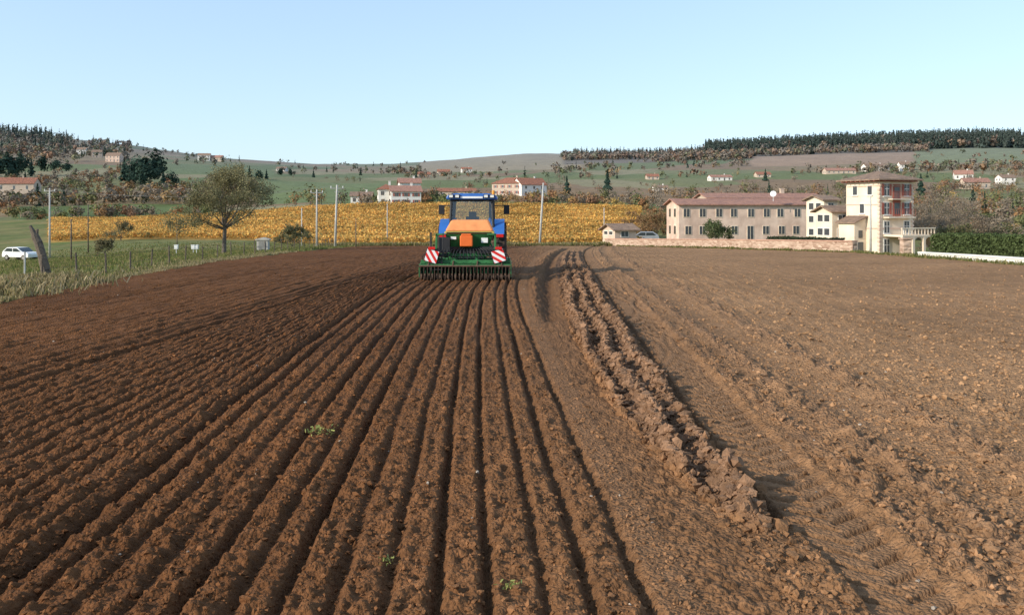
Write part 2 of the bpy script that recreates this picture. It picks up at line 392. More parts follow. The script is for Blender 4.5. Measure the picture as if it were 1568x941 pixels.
clods('field_stones',xs,Yc,rng.lognormal(-4.5,.3,n).clip(.006,.025),1,np.array([.36,.30,.24]))
# ---- leaves
def leafq(C,S,asp=1.0,nrm=None):
    n=len(C)
    if nrm is None: a=rng.normal(size=(n,3))
    else: a=np.cross(nrm,rng.normal(size=(n,3)))
    a/=np.linalg.norm(a,axis=1)[:,None]+1e-9
    b=np.cross(a,rng.normal(size=(n,3)) if nrm is None else nrm);b/=np.linalg.norm(b,axis=1)[:,None]+1e-9
    S=np.asarray(S)[:,None];a=a*S*.5;b=b*S*.5*asp
    return np.stack([C-a-b*.6,C+a*.7-b,C+a+b*.6,C-a*.6+b],1)
class Leaves:
    def __init__(s): s.V=[];s.C=[]
    def add(s,C,S,col,asp=1.,nrm=None):
        q=leafq(np.asarray(C,float),np.broadcast_to(S,(len(C),)),asp,nrm);s.V.append(q.reshape(-1,3))
        s.C.append(np.repeat(np.broadcast_to(col,(len(C),3)),4,0))
    def emit(s,name,m,parent=None):
        V=np.concatenate(s.V);C=np.concatenate(s.C)
        return emit_np(name,V,np.arange(len(V)).reshape(-1,4),m,np.clip(C,.004,1),parent)
def crown(L,x,y,z,h,w,c,n,kind):
    c=np.array(c)
    if kind=='con':
        t=rng.random(n)**1.4;r=(1-t)*w*.5*np.sqrt(rng.random(n))*(.75+.35*np.sin(t*26+rng.random()*6));a=rng.random(n)*6.283
        C=np.stack([x+r*np.cos(a),y+r*np.sin(a),z+h*(.03+t*.95)],1);s=h*(.17 if n<80 else .10)*(1.15-t*.75)
        N=np.stack([np.cos(a),np.sin(a),np.full(n,.5)],1)
    else:
        k=rng.integers(5,9);sub=rng.normal(size=(k,3))*np.array([.2*w,.2*w,.14*h])+np.array([0,0,.52*h])
        j=rng.integers(0,k,n);C=sub[j]+rng.normal(size=(n,3))*np.array([.13*w,.13*w,.12*h]);C[:,2]=np.maximum(C[:,2],.06*h)
        N=C-sub[j]*.45-np.array([0,0,.22*h])
        C=C+np.array([x,y,z]);s=w*(.27 if n<40 else .17 if n<80 else .10)*rng.uniform(.6,1.3,n)
    N=N/(np.linalg.norm(N,axis=1)[:,None]+1e-6)+rng.normal(size=(n,3))*.35
    L.add(C,s,c*rng.uniform(.85,1.15,(n,1)),nrm=N)
pal_t={'rus':[(.25,.13,.065),(.28,.16,.075),(.22,.125,.075),(.28,.18,.085)],
 'bare':[(.21,.165,.12),(.235,.185,.135),(.195,.155,.11)],
 'olive':[(.14,.15,.06),(.17,.16,.07),(.12,.13,.06)],
 'yel':[(.38,.26,.09),(.35,.22,.08)],
 'con':[(.03,.05,.035),(.035,.058,.04),(.04,.055,.04)]}
def scatter(name,n,xr,dr,mix,hr,nl,trunk=False,wmul=.8,dens=None,clu=None):
    L=Leaves();T=Part()
    for i in range(n):
        d=math.exp(random.uniform(math.log(dr[0]),math.log(dr[1])));p=random.uniform(*xr)
        if dens is not None and not dens(p,d): continue
        X=(p-CX)/F*d
        if clu is not None:
            v=float(fbm(np.array([X/(30+d*.05)]),np.array([d/(45+d*.08)]),3,311)[0])
            if v<clu and random.random()<.88: continue
        k=random.choices(list(mix),weights=list(mix.values()))[0]
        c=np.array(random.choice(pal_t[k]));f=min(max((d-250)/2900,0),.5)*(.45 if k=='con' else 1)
        c=c*(1-f)+HZ*.8*f  # same distance haze blended into the foliage colour
        Z=float(zt(X,d)[0]);h=random.uniform(*hr)
        if k=='con': crown(L,X,d,Z-.5,h*1.25,h*.5,c,nl,'con')
        else: crown(L,X,d,Z-.5,h,h*wmul*random.uniform(.8,1.2),c,nl,'dec')
        if trunk: T.cyl((X,d,Z-.5),(X,d,Z+h*.6),h*.025,h*.01,5)
    if trunk and T.v:
        e=empty(name);L.emit('foliage',M_far,e);T.emit('trunks',M_bark,e)
    else: L.emit(name,M_far)
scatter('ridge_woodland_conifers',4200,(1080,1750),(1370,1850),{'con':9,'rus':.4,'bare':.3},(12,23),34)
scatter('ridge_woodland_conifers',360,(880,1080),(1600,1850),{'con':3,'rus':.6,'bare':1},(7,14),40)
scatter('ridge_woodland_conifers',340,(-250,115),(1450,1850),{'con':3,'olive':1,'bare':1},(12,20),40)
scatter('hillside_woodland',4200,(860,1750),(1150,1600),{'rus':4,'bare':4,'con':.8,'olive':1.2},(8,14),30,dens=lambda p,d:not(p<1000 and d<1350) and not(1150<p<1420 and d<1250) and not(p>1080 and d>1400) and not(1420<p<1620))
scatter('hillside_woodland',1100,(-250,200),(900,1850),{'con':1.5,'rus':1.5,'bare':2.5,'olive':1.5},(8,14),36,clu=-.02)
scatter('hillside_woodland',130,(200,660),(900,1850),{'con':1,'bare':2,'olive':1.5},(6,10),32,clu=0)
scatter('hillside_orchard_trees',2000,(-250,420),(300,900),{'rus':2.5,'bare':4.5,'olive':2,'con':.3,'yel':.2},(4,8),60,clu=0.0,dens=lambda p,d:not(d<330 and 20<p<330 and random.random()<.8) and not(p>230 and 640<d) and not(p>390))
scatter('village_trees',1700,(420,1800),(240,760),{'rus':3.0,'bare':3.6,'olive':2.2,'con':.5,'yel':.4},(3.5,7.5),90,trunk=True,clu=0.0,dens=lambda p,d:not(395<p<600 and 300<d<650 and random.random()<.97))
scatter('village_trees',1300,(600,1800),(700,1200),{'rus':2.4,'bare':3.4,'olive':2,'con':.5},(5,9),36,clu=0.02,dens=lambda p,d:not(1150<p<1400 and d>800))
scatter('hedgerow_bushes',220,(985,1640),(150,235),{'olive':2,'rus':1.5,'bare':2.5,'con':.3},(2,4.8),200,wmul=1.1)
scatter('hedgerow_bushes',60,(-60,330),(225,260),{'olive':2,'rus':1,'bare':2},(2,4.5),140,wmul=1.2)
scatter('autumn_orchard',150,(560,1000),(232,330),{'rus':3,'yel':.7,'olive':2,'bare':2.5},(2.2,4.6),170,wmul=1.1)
L=Leaves()
for p,d,h,k in[(228,520,24,'dec'),(212,540,19,'dec'),(190,560,17,'con'),(243,560,17,'dec'),(250,500,12,'con'),(262,520,11,'dec'),(200,530,14,'dec'),(370,650,13,'con'),(382,660,11,'con'),(398,640,10,'dec'),(408,660,9,'con'),(930,400,14,'con'),(868,380,11,'con'),(356,640,9,'dec'),(225,500,14,'dec'),(2,620,22,'dec'),(14,620,21,'dec'),(32,640,18,'dec'),(48,660,14,'con'),(65,700,15,'dec'),(85,700,13,'dec'),(102,700,10,'dec'),(880,1750,14,'con'),(430,800,10,'dec'),(445,820,9,'dec'),(480,800,9,'con'),(552,900,9,'con'),(1172,600,10,'con'),(1410,420,12,'con')]:
    X=(p-CX)/F*d;crown(L,X,d,float(zt(X,d)[0])-1,h,h*(.5 if k=='con' else .75),(.035,.06,.045),700,k)
L.emit('cedar_group',M_far)
# ---- vineyard
L=Leaves()
for y in np.arange(107,229,2.3):
    x0=(75-CX)/F*y;x1=(985-CX)/F*y;n=int((x1-x0)/.16)
    xs=np.linspace(x0,x1,n);yy=y+xs*.10;pxx=CX+F*xs/yy
    ok=(yy>np.interp(pxx,[400,500],[133,108]))&(pxx>75)&(pxx<985);ok&=(fbm(xs/3,yy*3,2,14)>-.27)
    xs,yy=xs[ok],yy[ok]
    if len(xs)<5: continue
    zz=zt(xs,yy)
    hm=1+.8*fbm(xs/1.3,yy,2,19)
    for k in range(6):
        t=.25+(.85*rng.random(len(xs)))*hm;C=np.stack([xs+rng.normal(0,.12,len(xs)),yy+rng.normal(0,.22,len(xs)),zz+t],1)
        b=np.array([[.70,.41,.11],[.58,.30,.09],[.74,.49,.15],[.34,.27,.10]])[rng.choice(4,len(xs),p=[.36,.26,.20,.18])]
        b=b*(1+1.2*fbm(xs/9,yy/5,3,66)[:,None])
        L.add(C,rng.uniform(.16,.38,len(xs)),b*rng.uniform(.75,1.15,(len(xs),1)))
M_vine=mat('vine_foliage',(0,0,0),rough=.8,var=.1,scale=1,attr=True,trans=.35,spec=.1)
L.emit('vineyard',M_vine)
# ---- trees
def tree(name,loc,h,cw,cols,nleaf,ls,seed,fork=.35,r0=None,ncl=7):
    R=random.Random(seed);T=Part();tips=[]
    loc=Vector(loc);r0=r0 or h*.026
    def br(p,d,l,r,lev):
        q=p
        for i in range(3):
            d2=(d+Vector((R.gauss(0,.13),R.gauss(0,.13),R.gauss(0,.08)+.04))).normalized()
            q2=q+d2*l/3;T.cyl(q,q2,r*(1-i*.2),r*(1-(i+1)*.2),6 if lev<2 else 4,False);q=q2;d=d2
            if lev>=2: tips.append((q.copy(),l*.35))
            if lev<4 and i>0:
                v=(d+Vector((R.gauss(0,.75),R.gauss(0,.75),R.gauss(.1,.45)))).normalized();br(q,v,l*R.uniform(.5,.68),r*(1-(i+1)*.2)*.6,lev+1)
        if lev<4:
            for k in range(2):
                v=(d+Vector((R.gauss(0,.5),R.gauss(0,.5),R.gauss(.05,.3)))).normalized();br(q,v,l*R.uniform(.55,.72),r*.4,lev+1)
    p=Vector((0,0,-.3));top=Vector((R.gauss(0,.02)*h,R.gauss(0,.02)*h,h*fork))
    T.cyl(p,Vector((0,0,.25)),r0*1.5,r0,8,False);T.cyl((0,0,.25),top,r0,r0*.75,8,False)
    for k in range(ncl):
        a=k*6.283/ncl+R.uniform(-.3,.3);el=R.uniform(.15,1.2) if k<ncl-1 else 1.5
        v=Vector((math.cos(a)*math.cos(el),math.sin(a)*math.cos(el),math.sin(el)))
        ln=(cw*.5*math.cos(el)+h*(1-fork)*math.sin(el))*.42
        br(top*R.uniform(.85,1),v,ln,r0*.42,1)
    e=empty(name,loc);T.emit('trunk_and_limbs',M_bark,e,smooth=True)
    if nleaf>0:
        tp=np.array([t[0][:] for t in tips]);sp=np.array([t[1] for t in tips])
        j=rng.integers(0,len(tp),nleaf);C=tp[j]+rng.normal(size=(nleaf,3))*(sp[j][:,None]*.6+.06)
        c=np.array(cols)[rng.integers(0,len(cols),nleaf)]*(1+.9*fbm(C[:,0]*.8+seed,C[:,2]*.8,2,5)[:,None])
        LL=Leaves();LL.add(C,ls*rng.uniform(.6,1.3,nleaf),c);LL.emit('foliage',M_leaf,e)
    return e
tree('round_crown_tree',G(343,68),7.2,7.4,[(.25,.225,.11),(.21,.195,.10),(.28,.24,.12),(.18,.16,.09)],19000,.095,3,fork=.33,ncl=12)
bare=[(.25,.20,.15),(.22,.175,.13),(.27,.20,.13)]
tree('bare_tree',G(1440,105),7.5,8,bare,4500,.13,11,fork=.2)
tree('bare_tree',G(1480,118),7,7,bare,4000,.13,12,fork=.2)
tree('bare_tree',G(1418,125),7,6,bare,4000,.13,13,fork=.2)
tree('bare_tree',G(1428,98),4.5,5,bare,3600,.11,14,fork=.15)
tree('bare_tree',G(1500,98),4.5,5,bare,3600,.11,24,fork=.15)
tree('russet_tree',G(1005,130),5.4,5,[(.30,.17,.08),(.25,.15,.08),(.20,.16,.075)],4500,.16,15,fork=.2)
tree('russet_tree',G(975,150),5,5,[(.31,.20,.09),(.25,.15,.08)],4000,.17,16,fork=.2)
tree('shrub_tree',G(1100,108),3.3,3.6,[(.09,.12,.05),(.125,.135,.06)],4500,.13,17,fork=.12)
tree('shrub_tree',G(1470,92),3.0,4.5,[(.13,.14,.06),(.18,.15,.08)],3500,.14,18,fork=.12)
tree('shrub_tree',G(1530,100),4.0,4,[(.13,.145,.06),(.20,.16,.08)],3500,.14,19,fork=.15)
tree('shrub_tree',G(160,90),1.8,1.8,[(.20,.17,.09),(.16,.14,.07)],1500,.12,20,fork=.15)
tree('shrub_tree',G(447,95),2.4,3.6,[(.14,.14,.065),(.18,.155,.08)],3000,.13,21,fork=.12)
tree('shrub_tree',G(185,130),3,3.4,[(.20,.17,.09),(.16,.135,.07)],1800,.14,22,fork=.12)
def hedge(name,p0,p1,w,h,col,n,ls=.12):
    p0=Vector(p0);p1=Vector(p1);d=(p1-p0);d.z=0;ln=d.length;ang=math.atan2(d.y,d.x);e=empty(name,p0,ang)
    dz=p1.z-p0.z
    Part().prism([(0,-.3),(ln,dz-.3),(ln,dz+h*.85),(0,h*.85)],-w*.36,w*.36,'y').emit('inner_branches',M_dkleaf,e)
    x=rng.random(n)*ln;f=rng.integers(0,3,n);y=np.where(f==0,-w/2,np.where(f==1,w/2,rng.uniform(-w/2,w/2,n)));z=np.where(f==2,h,rng.random(n)*h)
    C=np.stack([x,y,z+x/ln*dz],1)+rng.normal(size=(n,3))*.05;C[:,2]+=fbm(x*1.1,x*0,3,3)*.2*(z/h)
    L=Leaves();L.add(C,ls*rng.uniform(.6,1.4,n),np.array(col)*rng.uniform(.6,1.4,(n,1)));L.emit('leaves',M_leaf,e)
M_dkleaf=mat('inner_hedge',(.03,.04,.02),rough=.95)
def gp(X,Y,dz=0): return Vector((X,Y,float(zt(X,Y)[0])+dz))
hedge('clipped_hedge',gp(25.3,49.5,.1),gp(25.4,30,.1),1.0,1.2,(.095,.125,.045),24000,.1)
hedge('clipped_hedge',G(1180,84),G(1288,76,.1),1.0,1.25,(.06,.075,.04),9000,.12)
def wall(name,pts,h,w,m,cop=None):
    e=empty(name);W=Part();C=Part()
    for a,b in zip(pts[:-1],pts[1:]):
        k=max(2,int((b-a).length/2.5))
        for i in range(k):
            p=a.lerp(b,i/k);q=a.lerp(b,(i+1)/k);t=(q-p);t.z=0;t.normalize();nrm=Vector((-t.y,t.x,0))*w/2
            z0=float(zf(p.y));z1=float(zf(q.y));vs=[]
            for (c,z) in((p,z0),(q,z1)):
                for s in(-1,1):
                    for zz in(-.6,h): vs.append(Vector((c.x+nrm.x*s,c.y+nrm.y*s,z+zz)))
            W.add(vs,[(0,1,5,4),(2,6,7,3),(1,3,7,5),(0,4,6,2),(0,2,3,1),(4,5,7,6)])
            n2=nrm*1.25;vs=[]
            for (c,z) in((p,z0),(q,z1)):
                for s in(-1,1):
                    for zz in(h+.003,h+.09): vs.append(Vector((c.x+n2.x*s,c.y+n2.y*s,z+zz)))
            C.add(vs,[(0,1,5,4),(2,6,7,3),(1,3,7,5),(0,4,6,2),(0,2,3,1),(4,5,7,6)])
    W.emit('masonry',m,e);C.emit('coping',cop or m,e)
M_cop=mat('coping_brick',(.46,.27,.19),rough=.9,var=.2,scale=2)
wall('stone_wall',[Vector((10.7,95,0)),Vector((17.6,76.8,0)),Vector((24.0,58.5,0))],.78,.4,M_stone,M_cop)
wall('low_rendered_wall',[Vector((24.2,49.5,0)),Vector((23.9,30,0))],.22,.3,M_whitew,M_whitew)
P_=Part();P_.box((24.1,51.2,float(zf(51))+.4),(.5,.5,1.2));P_.box((24.1,51.2,float(zf(51))+1.05),(.62,.62,.1));P_.emit('gate_pillar',M_stone,bevel=.02)
def house(name,pxc,ybase,yeave,d,w,dep,rh,rot,mw,mr,nw=3,fl=2,hip=False,shut=None,door=True,ch=True,snap=True,fm=None):
    sk=4
    if snap:
        dn_=dist_for(pxc,ybase);k=dn_/d;d=dn_;w*=k;dep*=min(k,1.3);rh*=k;sk=1.5*k
    o=P(pxc,ybase,d);h=(ybase-yeave)/F*d;e=empty(name,o,math.radians(rot))
    W=Part();W.prism([(-w/2,-sk),(w/2,-sk),(w/2,h),(-w/2,h)],0,dep,'y')
    Rf=Part();ov=.45
    if hip:
        a=[(-w/2-ov,-ov,h+.003),(w/2+ov,-ov,h+.003),(w/2+ov,dep+ov,h+.003),(-w/2-ov,dep+ov,h+.003)]
        k=min(w,dep)/2;rd=max(0,w/2-k)
        Rf.add(a+[(x,y,z+.14) for x,y,z in a]+[(-rd,dep/2,h+rh),(rd,dep/2,h+rh)],[(0,3,2,1),(0,1,5,4),(1,2,6,5),(2,3,7,6),(3,0,4,7),(4,5,9,8),(5,6,9),(6,7,8,9),(7,4,8)])
    else:
        Rf.prism([(-ov,h-.12),(dep/2,h+rh-.12+.1),(dep+ov,h-.12),(dep+ov,h+.03),(dep/2,h+rh+.12),(-ov,h+.03)],-w/2-ov,w/2+ov,'x')
        W.prism([(0.01,h-.01),(dep-.01,h-.01),(dep/2,h+rh-.06)],-w/2+.01,w/2-.01,'x')
    W.emit('walls',mw,e);Rf.emit('roof',mr,e)
    Wn=Part();Fr=Part();Sh=Part()
    ww=min(.95,w/nw*.36);fh=h/fl
    for f in range(fl):
        for i in range(nw):
            x=-w/2+(i+.5)*w/nw+random.uniform(-.2,.2);z=fh*(f+.52);wh=fh*.46
            if f==0 and i==nw//2 and door: z=fh*.38;wh=fh*.76
            Fr.box((x,-.02,z),(ww+.16,.06,wh+.16));Wn.box((x,-.04,z),(ww,.06,wh))
            Fr.box((x,-.06,z),(.05,.06,wh))
            if shut:
                for s in(-1,1): Sh.box((x+s*(ww*.75+.12),-.03,z),(ww*.48,.08,wh+.05))
        for i in range(2):
            y=dep*(.3+.4*i);z=fh*(f+.52)
            for s in(-1,1):
                Fr.box((s*(w/2+.01),y,z),(.06,1.1,fh*.48+.15));Wn.box((s*(w/2+.03),y,z),(.06,.9,fh*.48))
    Fr.emit('window_frames',fm or (M_whitew if mw is not M_whitew else M_beige),e);Wn.emit('windows',M_win,e)
    if shut: Sh.emit('shutters',shut,e)
    if ch:
        C=Part();C.box((w*.22,dep*.5,h+rh+.2),(.6,.5,1.1));C.box((w*.22,dep*.5,h+rh+.8),(.75,.65,.12));C.emit('chimney',mw,e)
    return e
house('white_villa',622,314,293,225,8,8,1.6,12,M_whitew,M_tile3,3,2,shut=M_shut)
house('white_villa',628,312,280,240,6,6,1.4,12,M_whitew,M_tile3,2,2)
house('white_villa',592,314,290,232,4.5,6,1.6,12,M_whitew,M_tile,2,2,hip=True)
house('low_house',553,312,300,240,6,5,1.2,5,M_whitew,M_tile2,3,1)
house('red_roof_house',775,299,281,290,11,8,2.2,-25,M_beige,M_tile,4,2,hip=True,shut=M_shut)
house('red_roof_house',818,300,283,285,10,7,2.4,30,M_whitew,M_tile,3,2)
house('farm_shed',700,302,293,300,14,6,1.2,0,M_beige,M_tile,4,1)
house('red_roof_house',12,305,281,400,23,9,3.0,8,M_beige,M_tile,4,2)
house('hill_house',124,236,229,700,7,7,2,10,M_whitew,M_tile2,3,2)
house('hill_house',172,248,238,600,10,8,2.2,0,M_pink,M_tile2,4,2)
house('hill_house',148,241,233,640,7,8,2,20,M_beige,M_tile2,3,2)
house('hill_house',312,246,238,640,9,8,1.8,10,M_whitew,M_tile2,4,2)
house('hill_house',330,247,241,660,10,8,1.8,0,M_beige,M_tile3,4,1)
house('hill_house',430,262,258,700,8,8,1.6,0,M_whitew,M_tile2,4,1)
house('hill_house',1105,277,271,500,13,7,1.4,5,M_whitew,M_tile3,4,1)
house('hill_house',1012,292,287,420,7,6,1.2,0,M_whitew,M_tile2,3,1)
house('hill_house',1000,275,270,560,8,8,1.8,0,M_beige,M_tile,3,1)
house('hill_house',650,272,267,620,9,8,2,10,M_beige,M_tile,3,1)
house('hill_house',680,268,263,620,9,8,2,10,M_beige,M_tile,3,1)
house('hill_house',715,264,259,800,10,8,2,10,M_whitew,M_tile,3,1)
house('hill_house',1288,266,261,620,22,8,2.0,0,M_beige,M_tile3,6,1)
house('hill_house',1344,262,255,380,11,7,1.4,5,M_whitew,M_tile2,4,1)
house('hill_house',1386,262,252,380,4.5,5,1.4,0,M_whitew,M_tile2,2,2)
house('hill_house',1476,275,267,300,6,6,1.6,-20,M_whitew,M_tile3,3,1)
house('hill_house',1497,290,279,230,7,5,1.2,0,M_beige,M_tile3,3,1)
house('hill_house',1545,283,272,300,5,6,1.2,0,M_whitew,M_tile2,2,2)
house('hill_house',1525,330,324,230,6,5,1.2,-15,M_beige,M_tile2,3,1,ch=False)
house('hill_house',1170,272,267,480,8,7,1.6,0,M_beige,M_tile,3,1)
house('long_farmhouse',1148,366,313,118,20.5,6,.75,6,M_pink,M_tile3,9,2,snap=False,fm=M_cream,ch=False)
house('farmhouse_rear_wing',1172,366,303,128,18,6,.7,6,M_beige,M_tile3,6,3,snap=False)
house('farm_outbuilding',958,362,352,105,3,3.5,.7,20,M_pink,M_tile2,1,1,door=True,ch=False,snap=False)
house('connecting_wing',1288,366,324,93,2.3,3.0,.6,15,M_cream,M_tile2,1,2,snap=False,ch=False)
house('connecting_wing',1272,366,306,99,1.8,3.5,.5,15,M_cream,M_tile2,1,3,ch=False,snap=False)
D=Part();o=P(1184,297,117);D.cyl(o+Vector((0,0,-1)),o,.03,n=6);D.cyl(o,o+Vector((-.05,-.12,.03)),.1,.42,16);D.emit('satellite_dish',M_white)
tb=P(1347,391,88);th=empty('tower_house',tb,math.radians(20))
a=4.5;hh=(391-276)/F*88
W=Part()
W.prism([(0,-2),(a,-2),(a,hh),(0,hh)],0,a+.4,'y')
W.emit('walls',M_cream,th)
sk=Part();sk.box((a/2,-.03,hh-.55),(a+.1,.1,.12));sk.box((-.03,a/2,hh-.55),(.1,a+.4,.12))
sk.box((a/2,-.03,hh*.36),(a+.08,.08,.14));sk.box((-.03,a/2+.2,hh*.36),(.08,a+.4,.14))
sk.box((a/2,-.03,hh*.68),(a+.08,.08,.1));sk.box((-.03,a/2+.2,hh*.68),(.08,a+.4,.1))
for z in np.arange(.2,hh-.6,.42):
    sk.box((.06,-.02,z),(.34,.08,.26));sk.box((-.02,.1,z),(.08,.34,.26));sk.box((a-.06,-.02,z),(.3,.08,.26))
sk.emit('string_courses_and_quoins',M_pink,th)
R=Part();ov=.75;q=[(-ov,-ov,hh+.003),(a+ov,-ov,hh+.003),(a+ov,a+.4+ov,hh+.003),(-ov,a+.4+ov,hh+.003)]
R.add(q+[(x,y,z+.13) for x,y,z in q]+[(a/2,a/2+.2,hh+1.15)],[(0,3,2,1),(0,1,5,4),(1,2,6,5),(2,3,7,6),(3,0,4,7),(4,5,8),(5,6,8),(6,7,8),(7,4,8)])
R.emit('hip_roof',M_tile2,th)
c=Part();
for i in range(8): c.box((.1+i*(a-.2)/7,-.35,hh-.07),(.1,.7,.13));c.box((-.35,.1+i*(a+.2)/7,hh-.07),(.7,.1,.13))
c.emit('eave_brackets',M_shut,th)
Wn=Part();Fr=Part();Sh=Part();Bal=Part();Gd=Part()
fh=hh/4
for f in range(4):
    z=fh*(f+.5)
    for x in(.2*a,.8*a):
        wd=.62;ht=fh*(.6 if f>0 else .7)
        Fr.box((x,-.02,z),(wd+.22,.07,ht+.2));Wn.box((x,-.05,z),(wd,.06,ht))
        Fr.box((x,-.075,z),(.05,.04,ht));Fr.box((x,-.075,z+.1),(wd,.04,.05))
        if f in(2,3):
            for s in(-1,1): Sh.box((x+s*.5,-.04,z),(.28,.09,ht+.05))
        Fr.box((x,-.08,z-ht/2-.12),(wd+.36,.18,.08))
    for y in((.3*a,.78*a) if f in(3,) else (.55*a,)):
        wd=.6;ht=fh*.5
        Fr.box((-.02,y,z),(.07,wd+.2,ht+.18));Wn.box((-.05,y,z),(.06,wd,ht));Fr.box((-.07,y,z-ht/2-.1),(.16,wd+.3,.07))
Sh.box((a*.5,-.03,fh*2.95),(1.0,.1,fh*1.7));Wn.box((a*.5,-.07,fh*3.35),(.7,.08,fh*.6));Wn.box((a*.5,-.07,fh*2.5),(.7,.08,fh*.6))
Bal.box((a*.5,-.45,fh*2.02),(a*.8,.8,.12));Bal.box((a*.5,-.4,fh*3.0-.02),(a*.55,.7,.1))
for zz,hw,dp in((fh*2.08,a*.4,.82),(fh*3.03,a*.27,.72)):
    for i in range(15):
        x=a*.5-hw+i*2*hw/14;Gd.cyl((x,-dp,zz),(x,-dp,zz+.75),.015,n=4)
    Gd.cyl((a*.5-hw,-dp,zz+.75),(a*.5+hw,-dp,zz+.75),.03,n=4)
Fr.emit('window_frames',M_whitew,th);Wn.emit('windows',M_win,th);Sh.emit('shutters',M_shut,th);Gd.emit('balcony_railings',M_shut,th);Bal.emit('balconies',M_cream,th,bevel=.01)
T=Part();tz=2.1;tw=a*1.0
T.box((tw/2+.5,-1.3,tz),(tw,2.6,.2))
xs_=[.65,.65+tw*.30,.65+tw*.62,.35+tw]
for x in xs_: T.box((x,-2.45,tz/2-.3),(.3,.28,tz+.6-.2))
for x0,x1 in zip(xs_[:-1],xs_[1:]):
    x0+=.15;x1-=.15
    n=10;r=(x1-x0)/2;cx=(x0+x1)/2;pl=[(x0,tz-.102)]+[(cx-r*math.cos(math.pi*i/n),tz-.65+.5*math.sin(math.pi*i/n)) for i in range(n+1)]+[(x1,tz-.102)]
    T.prism(pl,-2.54,-2.36,'y')
for i in range(11): T.box((.6+i*(tw-.2)/10,-2.45,tz+.42),(.11,.11,.63))
T.box((tw/2+.5,-2.45,tz+.79),(tw,.2,.11))
T.emit('arched_terrace',M_cream,th,bevel=.01)
S=Part();
for i in range(7): S.box((tw+.65+i*.26,-1.3,tz-.3-i*.29),(.27,1.3,.3))
S.emit('outside_stairs',M_pink,th)
L2=Part();L2.prism([(-1.6,-2),(0,-2),(0,4.0),(-1.6,3.4)],1.9,4.3,'y');L2.emit('side_wing',M_cream,th)
L3=Part();L3.prism([(-1.85,3.33),(-.02,4.03),(-.02,4.17),(-1.85,3.47)],1.6,4.6,'y');L3.emit('side_wing_roof',M_tile2,th)
w=Part();w.box((-.8,1.87,2.2),(.5,.08,.8));w.box((-.8,1.87,.6),(.7,.08,1.5));w.emit('side_wing_windows',M_win,th)
tops=[]
def pole(name,pxx,ytop,d,r,m,arm=True,lean=0):
    b=G(pxx,d);t=P(pxx+lean,ytop,d);e=empty(name,b);T=Part();T.cyl((0,0,-.5),t-b,r,r*.6,10);T.emit('shaft',m,e,smooth=True)
    if arm:
        A=Part();I=Part();q=t-b
        A.box((q.x,q.y,q.z-.35),(1.3,.09,.1));A.box((q.x+.0,q.y,q.z-.7),(.5,.07,.07))
        for x in(-.6,0,.6): I.cyl((q.x+x,q.y,q.z-.3),(q.x+x,q.y,q.z-.1),.045,.03,6)
        A.emit('crossarm',M_steel,e);I.emit('insulators',M_white,e)
    tops.append(t)
pole('concrete_utility_pole',826,280,97,.15,M_conc,False,6)
pole('concrete_utility_pole',513,283,84,.13,M_conc,True,3)
pole('wooden_utility_pole',485,290,88,.11,M_conc,True)
pole('concrete_utility_pole',76,288,100,.13,M_conc,True)
pole('wooden_utility_pole',135,313,105,.09,M_wood,False)
pole('wooden_post',109,335,66,.07,M_wood,False)
pole('wooden_post',545,334,80,.06,M_wood,False)
pole('wooden_post',462,318,100,.08,M_conc,False)
pole('wooden_utility_pole',593,312,110,.08,M_conc,False)
pole('wooden_utility_pole',925,318,120,.08,M_conc,False)
pole('concrete_utility_pole',1333,300,82,.12,M_conc,False)
pole('wooden_utility_pole',271,343,95,.06,M_wood,False)
w=Part()
def wire(a,b,sag):
    pts=[a.lerp(b,i/14)-Vector((0,0,sag*4*(i/14)*(1-i/14))) for i in range(15)]
    w.path(pts,.01,4)
for dx in(-.5,.5):
    o=Vector((dx,0,-.1));wire(tops[1]+o,tops[3]+o,1.0)
wire(tops[1],tops[0],.9)
wire(tops[0],tops[10],.8)
w.emit('overhead_wires',M_wire)
fp=empty('field_fence');A=Part();B=Part();prev=None
for i in range(30):
    y=26+i*2.6;x=float(XL(min(y,93)))-1.6-max(0,(y-60)*.05);z=float(zt(x,y)[0]);hgt=random.uniform(.75,1.0)
    A.cyl((x,y,z-.2),(x+random.uniform(-.05,.05),y,z+hgt),.035,.03,5);t=Vector((x,y,z+hgt-.1))
    if prev: 
        B.cyl(prev,t,.005,n=3);B.cyl(prev-Vector((0,0,.35)),t-Vector((0,0,.35)),.005,n=3)
    prev=t
A.emit('posts',M_wood,fp);B.emit('wires',M_wire,fp)
b=G(70,31);e=empty('leaning_wooden_stump',b);T=Part()
pts=[(.05,0,-.3,.2),(0,0,.2,.17),(-.12,0,.7,.15),(-.28,.02,1.2,.15),(-.42,.02,1.5,.13)]
for p,q in zip(pts[:-1],pts[1:]): T.cyl(p[:3],q[:3],p[3],q[3],9,False)
T.cyl((-.40,.02,1.45),(-.58,0,1.85),.12,.05,7);T.cyl((-.38,.02,1.42),(-.33,.05,1.72),.09,.04,7)
T.emit('weathered_trunk',M_wood,e)
b=G(38,29);T=Part();T.cyl((0,0,-.2),(0,0,.95),.035,.03,8);T.emit('white_marker_post',M_conc,loc=b)
for p,d in((270,74),(296,74),(301,75)):
    T=Part();T.cyl((0,0,-.2),(0,0,.5),.03,n=6);T.box((0,0,.62),(.30,.22,.32));T.box((0,0,.81),(.36,.28,.05));T.emit('white_meter_box',M_white,loc=G(p,d),bevel=.01)
T=Part();T.box((0,0,.45),(.95,.6,1.1));T.prism([(-.6,1.0),(.6,1.0),(.6,1.06),(0,1.22),(-.6,1.06)],-.4,.4,'y');uc_=T.emit('utility_cabinet',M_conc,loc=G(403,72),bevel=.01)
T=Part();T.box((0,-.32,.5),(.6,.03,.7));T.emit('cabinet_door',M_steel,uc_)
